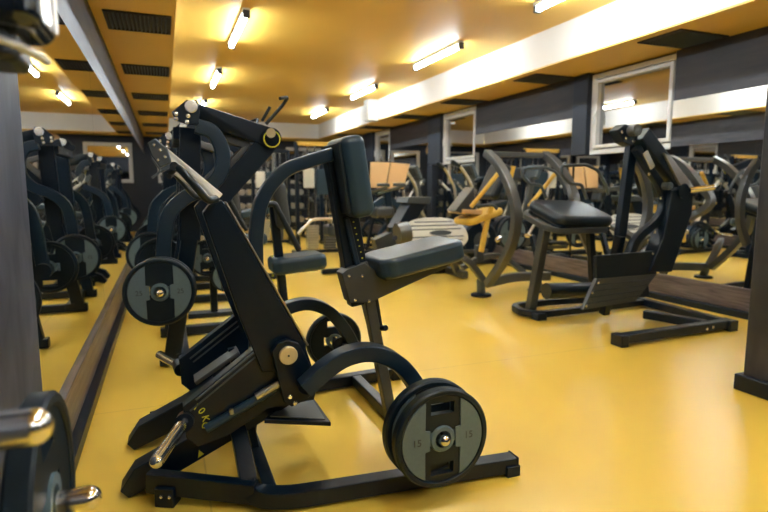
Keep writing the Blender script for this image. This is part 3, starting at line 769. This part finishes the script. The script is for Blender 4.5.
# white ribbed foot plate press
t = thing('leg_press', 'leg press with oval white ribbed foot plate bearing a dark oval emblem', 'exercise machine', (2.8, 6.2, 0))
c = py(437, 233, 6.0); R = Rm(-.0, 'X')
tilt = Matrix.Rotation(math.radians(-38), 3, 'X')
def onp(x, z, y=0): return c + tilt @ V((x, y, z))
ol = [(.42 * math.copysign(abs(math.cos(a)) ** .8, math.cos(a)), .235 * math.copysign(abs(math.sin(a)) ** .75, math.sin(a))) for a in [2 * PI * k / 48 for k in range(48)]]
f = MB().loops([[onp(x, z) for x, z in ol], [onp(x, z, .04) for x, z in ol]]).build('foot_plate', WHITEP, t, .006, label='oval white ribbed foot plate')
m = MB()
for k in range(7):
    z = -.165 + k * .055; w = .40 * math.sqrt(max(0, 1 - (z / .24) ** 2)) * .9
    if abs(z) < .04: continue
    m.bar(onp(-w, z, -.002), onp(w, z, -.002), .006, .012)
m.build('ribs', GREYM, f)
f2 = MB().loops([[onp(.15 * math.cos(a) + .05, .038 * math.sin(a), -.004) for a in [2 * PI * k / 32 for k in range(32)]], [onp(.15 * math.cos(a) + .05, .038 * math.sin(a), 0) for a in [2 * PI * k / 32 for k in range(32)]]]).build('emblem', INK, f)
MB().bar(onp(0, -.05, .05), (c.x + .05, 6.4, .1), .08, .08).build('press_arm', GREYM, t, .005)
MB().bar(onp(.1, -.2, .06), (c.x + .35, 6.1, .05), .07, .07).build('press_arm', SILVER, t, .005)
m = MB(); m.bar((c.x - .5, 6.4, .05), (c.x + .34, 6.4, .05), .08, .09); m.build('floor_rail', BLACK, t, .004)
m = MB(); m.bar((c.x + .35, 5.9, .05), (c.x + .35, 6.8, .05), .08, .09, side=X1); m.build('floor_rail', SILVER, t, .004)
# dark slanted screen-like back and round roller left of it
MB().prism(pys(6.15, (396, 229), (413, 199), (428, 200), (412, 230)), (0, .30, 0)).build('slanted_back', BLACK, t, .006)
MB().prism(pys(6.12, (409, 197), (432, 197), (430, 204), (407, 203)), (0, .36, 0)).build('back_top', GREYM, t, .008)
MB().rod(py(397, 234, 6.0), py(408, 232, 6.0), .13, 28).build('round_roller', SILVER, t)
MB().rod(py(395, 238, 5.98), py(395, 238, 5.90), .03, 16).build('roller_cap', CHROME, t)
MB().bar(py(402, 240, 6.1), (py(402, 240, 6.1).x + .05, 6.3, .05), .07, .07).build('rear_stand', BLACK, t, .004)

# ================================================================== two-panel console machine
t = thing('cardio_machine', 'dark cardio machine topped by two cream panels side by side', 'exercise machine', (2.75, 7.4, 0))
for (a, b, c_, d) in (((371, 162), (390, 162.5), (385.5, 188), (370, 187.5)), ((391.2, 162.5), (410, 164), (403.5, 189), (386.7, 188.2))):
    MB().prism(pys(7.2, a, b, c_, d), (.0, .03, 0)).build('cream_panel', CREAM, t, .004)
MB().prism([p + V((0, .032, 0)) for p in pys(7.2, (369, 160.5), (411.5, 162), (404.5, 190.5), (368.5, 189.5))], (0, .03, 0)).build('console_back', BLACK, t, .004)
MB().bar(py(386, 188, 7.28), py(392, 236, 7.35), .10, .10).build('mast', TUBEB, t, .01)
m = MB(); m.sweep(smooth(pys(7.3, (372, 208), (384, 200), (396, 204), (402, 216))), .07, .10); m.build('body_shell', LEATHER, t)
MB().rbox(py(382, 212, 7.3), (.30, .28, .16), .05).build('motor_cover', DGREY, t)
for s in (-1, 1):
    m = MB(); m.tube(smooth([V((2.75, 7.35 + s * .2, 1.05)), V((2.65, 6.3 + s * .25, 1.15)), V((2.5, 6.3 + s * .26, 1.16))]), .02, 10); m.build('handlebar', GREYM, t)
p = py(392, 240, 7.35)
m = MB(); m.bar((p.x - .45, 7.35, .05), (p.x + .35, 7.35, .05), .10, .08); m.build('floor_rail', BLACK, t, .004)
m = MB(); m.bar((p.x - .42, 7.1, .04), (p.x - .42, 7.6, .04), .07, .06, side=X1); m.build('cross_bar', BLACK, t)
m = MB(); m.bar((p.x + .32, 7.1, .04), (p.x + .32, 7.6, .04), .07, .06, side=X1); m.build('cross_bar', BLACK, t)
m = MB(); m.prism(pys(7.25, (375, 240), (392, 232), (397, 244), (378, 252)), (0, .2, 0)); m.build('pedal_cover', DGREY, t, .006)

# ================================================================== cable tower with chrome guide rods
def tower(x, y, label, w=.8):
    t = thing('cable_tower', label, 'exercise machine', (x, y, 0), 'cable towers at the back')
    for s in (-1, 1):
        MB().bar((x + s * w / 2, y, .0), (x + s * w / 2, y, 1.86), .08, .06).build('post', BLACK, t, .004)
        MB().bar((x + s * w / 2, y - .4, .03), (x + s * w / 2, y + .4, .03), .06, .06, side=X1).build('floor_rail', BLACK, t, .004)
    MB().bar((x - w / 2, y, 1.84), (x + w / 2, y, 1.84), .08, .07).build('top_bar', YPAINT if w > .7 else BLACK, t, .004)
    for k in (-.22, -.1, .08, .2):
        MB().rod((x + k * w / .8, y - .02, .08), (x + k * w / .8, y - .02, 1.8), .019, 10).build('guide_rod', CHROME, t)
    for k, c_ in ((-.16, STEEL), (.14, SILVER)):
        m = MB(); 
        for q in range(9): m.box((x + k * w / .8, y - .02, .12 + q * .045), (.2 * w / .8, .12, .038))
        f = m.build('weight_stack', c_, t, .003); f['kind'] = 'stuff'
    MB().bar((x - w / 2, y, .06), (x + w / 2, y, .06), .12, .05).build('base_bar', BLACK, t, .004)
    MB().rbox((x - .22, y - .08, 1.28), (.18, .04, .32), .015).build('instruction_board', WHITEP, t)
    MB().rbox((x + .08, y - .08, 1.22), (.34, .04, .42), .015).build('shroud', LEATHER, t)
    m = MB(); m.tube([V((x - .3, y - .12, .62)), V((x, y - .14, .60)), V((x + .3, y - .12, .62))], .016, 10); m.build('pull_bar', CHROME, t)
    return t
tower(2.42, 9.0, 'tall cable tower with chrome guide rods behind the foreground chest pad')
tower(1.95, 11.0, 'cable tower with chrome guide rods, farther back and left of the first one', .7)
tower(3.25, 10.75, 'cable tower with chrome guide rods nearest the second window', .7)

# bench with upturned chrome bar
t = thing('plate_tree', 'small plate stand with two grey plates between the pulldown machines', 'plate rack', (.42, 4.98, 0))
q1, q2 = py(207, 258, 4.90), py(226, 276, 4.90)
MB().bar((q1.x + .05, 4.99, .02), (q1.x + .05, 4.99, 1.0), .06, .06).build('post', BLACK, t, .003)
MB().box((q1.x + .08, 4.99, .02), (.5, .14, .04)).build('base', BLACK, t, .004)
MB().rod((q1.x, 4.99, q1.z), (q1.x, 4.84, q1.z), .02, 16, True).build('peg', CHROME, t)
MB().rod((q2.x, 4.99, q2.z), (q2.x, 4.84, q2.z), .02, 16, True).build('peg', CHROME, t)
MB().bar((q1.x, 4.99, q1.z), (q2.x, 4.99, q2.z), .04, .05).build('peg_arm', BLACK, t)
weight_plate((q1.x, 4.90, q1.z), .155, 'grey plate on the upper peg of the small plate stand behind the long lever', 'plates on the small stand', number='10')
weight_plate((q2.x, 4.86, q2.z), .130, 'grey plate on the lower peg of the small plate stand behind the long lever', 'plates on the small stand', number='5')

t = thing('weight_bench', 'low dark bench with curved chrome handle behind the foreground machine', 'bench', (2.1, 6.9, 0))
c = py(336, 230, 6.9)
MB().rbox((c.x + .08, 6.9, c.z), (.44, .3, .15), .04).build('seat_pad', DGREY, t)
MB().bar((c.x + .1, 6.9, c.z - .07), (c.x + .1, 6.9, .05), .08, .08).build('bench_post', BLACK, t, .004)
m = MB(); m.bar((c.x - .2, 6.9, .04), (c.x + .4, 6.9, .04), .08, .06); m.build('floor_rail', BLACK, t, .004)
m = MB(); m.tube(smooth(pys(6.75, (298, 234), (306, 226), (312, 220), (322, 219), (332, 219))), .02, 10); m.build('handle', STEEL, t)
MB().rod((c.x - .12, 6.75, c.z + .08), (c.x - .02, 6.9, c.z + .02), .02, 10).build('handle_mount', BLACK, t)

# ================================================================== cross trainers by the second window
def trainer(x, y, label):
    t = thing('cross_trainer', label, 'exercise machine', (x, y, 0), 'cross trainers by the right mirrors')
    MB().bar((x - .55, y, .05), (x + .55, y, .05), .10, .08).build('floor_rail', DGREY, t, .005)
    MB().bar((x + .5, y - .28, .04), (x + .5, y + .28, .04), .07, .07, side=X1).build('cross_bar', BLACK, t, .005)
    MB().bar((x - .5, y - .28, .04), (x - .5, y + .28, .04), .07, .07, side=X1).build('cross_bar', BLACK, t, .005)
    MB().lathe((x + .25, y - .09, .36), (0, 1, 0), [(0, .02), (0, .26), (.02, .29), (.16, .29), (.18, .26), (.18, .02)], 36).build('flywheel_cover', BLACK, t)
    MB().lathe((x + .25, y - .095, .36), (0, 1, 0), [(0, .12), (.01, .12)], 24).build('cover_cap', SILVER, t)
    MB().bar((x + .22, y, .55), (x + .10, y, 1.28), .08, .09).build('mast', SILVER, t, .008)
    MB().rbox((x + .08, y, 1.36), (.06, .34, .22), .02, Rm(-.4, 'Y')).build('console', GREYM, t)
    MB().rbox((x + .035, y, 1.365), (.01, .26, .14), .004, Rm(-.4, 'Y')).build('screen', INK, t)
    for s in (-1, 1):
        MB().tube(smooth([V((x + .3, y + s * .22, .42)), V((x + .05, y + s * .25, .85)), V((x - .02, y + s * .26, 1.15)), V((x - .20, y + s * .24, 1.42)), V((x - .32, y + s * .22, 1.48))]), .021, 12).build('swing_arm', STEEL, t)
        MB().rod((x - .20, y + s * .24, 1.42), (x - .33, y + s * .22, 1.485), .027, 12).build('grip', LEATHERK, t)
        MB().bar((x + .3, y + s * .18, .3 + s * .08), (x - .45, y + s * .18, .22), .06, .05).build('foot_bar', SILVER, t, .005)
        MB().rbox((x - .25, y + s * .18, .29), (.34, .13, .05), .015).build('pedal', LEATHERK, t)
    return t
tr = trainer(4.0, 7.0, 'cross trainer nearest the arched machine, curved steel arms seen over it')
tr2 = trainer(3.60, 8.0, 'cross trainer second from the arched machine, by the right mirrors')

# ================================================================== dumbbell rack against the back mirrors
RX, RY = 2.1, 12.3
t = thing('dumbbell_rack', 'three-tier black rack of shiny dumbbells standing behind the cable towers', 'rack', (RX, RY, 0))
for x in (RX - .82, RX + .82):
    MB().bar((x, RY + .16, 0), (x, RY + .2, 1.05), .06, .06).build('rack_post', BLACK, t, .004)
    MB().bar((x, RY - .2, .03), (x, RY + .3, .03), .06, .06, side=X1).build('rack_foot', BLACK, t, .004)
for z in (.35, .65, .95):
    MB().box((RX, RY, z), (1.7, .30, .03)).build('shelf', DGREY, t, .004)
db = None
for r, z in enumerate((.35, .65, .95)):
    for k in range(10):
        x = RX - .72 + k * .16
        lab = 'dumbbell on the %s tier of the back rack, %s from its left end' % (['bottom', 'middle', 'top'][r], ['first', 'second', 'third', 'fourth', 'fifth', 'sixth', 'seventh', 'eighth', 'ninth', 'tenth'][k])
        if db is None:
            db = thing('dumbbell', lab, 'dumbbell', (x, RY, z + .015), 'dumbbells on the back rack')
            for s_ in (-1, 1): MB().rod((x, RY + s_ * .05, z + .08), (x, RY + s_ * .13, z + .08), .062, 16).build('dumbbell_head', STEEL, db)
            MB().rod((x, RY - .06, z + .08), (x, RY + .06, z + .08), .016, 10).build('dumbbell_handle', CHROME, db)
            index_kids(); d0 = V((x, RY, z + .015))
        else: copy_tree(db, V((x, RY, z + .015)) - d0, lab)

# ================================================================== more machines along the right mirrors, further back
index_kids()
def place(src, x, y, rz, label, group=None):
    c_ = copy_tree(src, V((0, 0, 0)), label, group); c_.location = (x, y, 0); c_.rotation_euler = (0, 0, rz); return c_
place(m1, 3.7, 9.3, PI, 'black seated row machine facing the second window pier', 'machines along the right mirrors')
place(rm, 3.75, 12.3, 0, 'black machine with tall slanted arm, far back along the right mirrors', 'machines along the right mirrors')
place(m2, 3.6, 14.3, PI, 'pulldown machine at the far end along the right mirrors', 'machines along the right mirrors')
# ================================================================== CAMERA, WORLD, VIEW
cam = bpy.data.cameras.new('camera'); co = bpy.data.objects.new('camera', cam); C.objects.link(co)
cam.sensor_width = 36; cam.lens = F / 768 * 36; cam.clip_start = .02; cam.clip_end = 60
co.location = (0, 0, EYE); co.rotation_euler = (PI / 2 - PITCH, 0, -YAW)
cam.dof.use_dof = True; cam.dof.focus_distance = 2.15; cam.dof.aperture_fstop = 2.4
bpy.context.scene.camera = co
w = bpy.data.worlds.new('world'); bpy.context.scene.world = w; w.use_nodes = True
w.node_tree.nodes['Background'].inputs[0].default_value = (.02, .03, .05, 1); w.node_tree.nodes['Background'].inputs[1].default_value = .3
vs = bpy.context.scene.view_settings
vs.view_transform = 'Standard'; vs.look = 'None'; vs.gamma = 1; vs.exposure = 1.88; vs.use_curve_mapping = False
bpy.context.scene.cycles.max_bounces = 10; bpy.context.scene.cycles.glossy_bounces = 6; bpy.context.scene.cycles.diffuse_bounces = 5
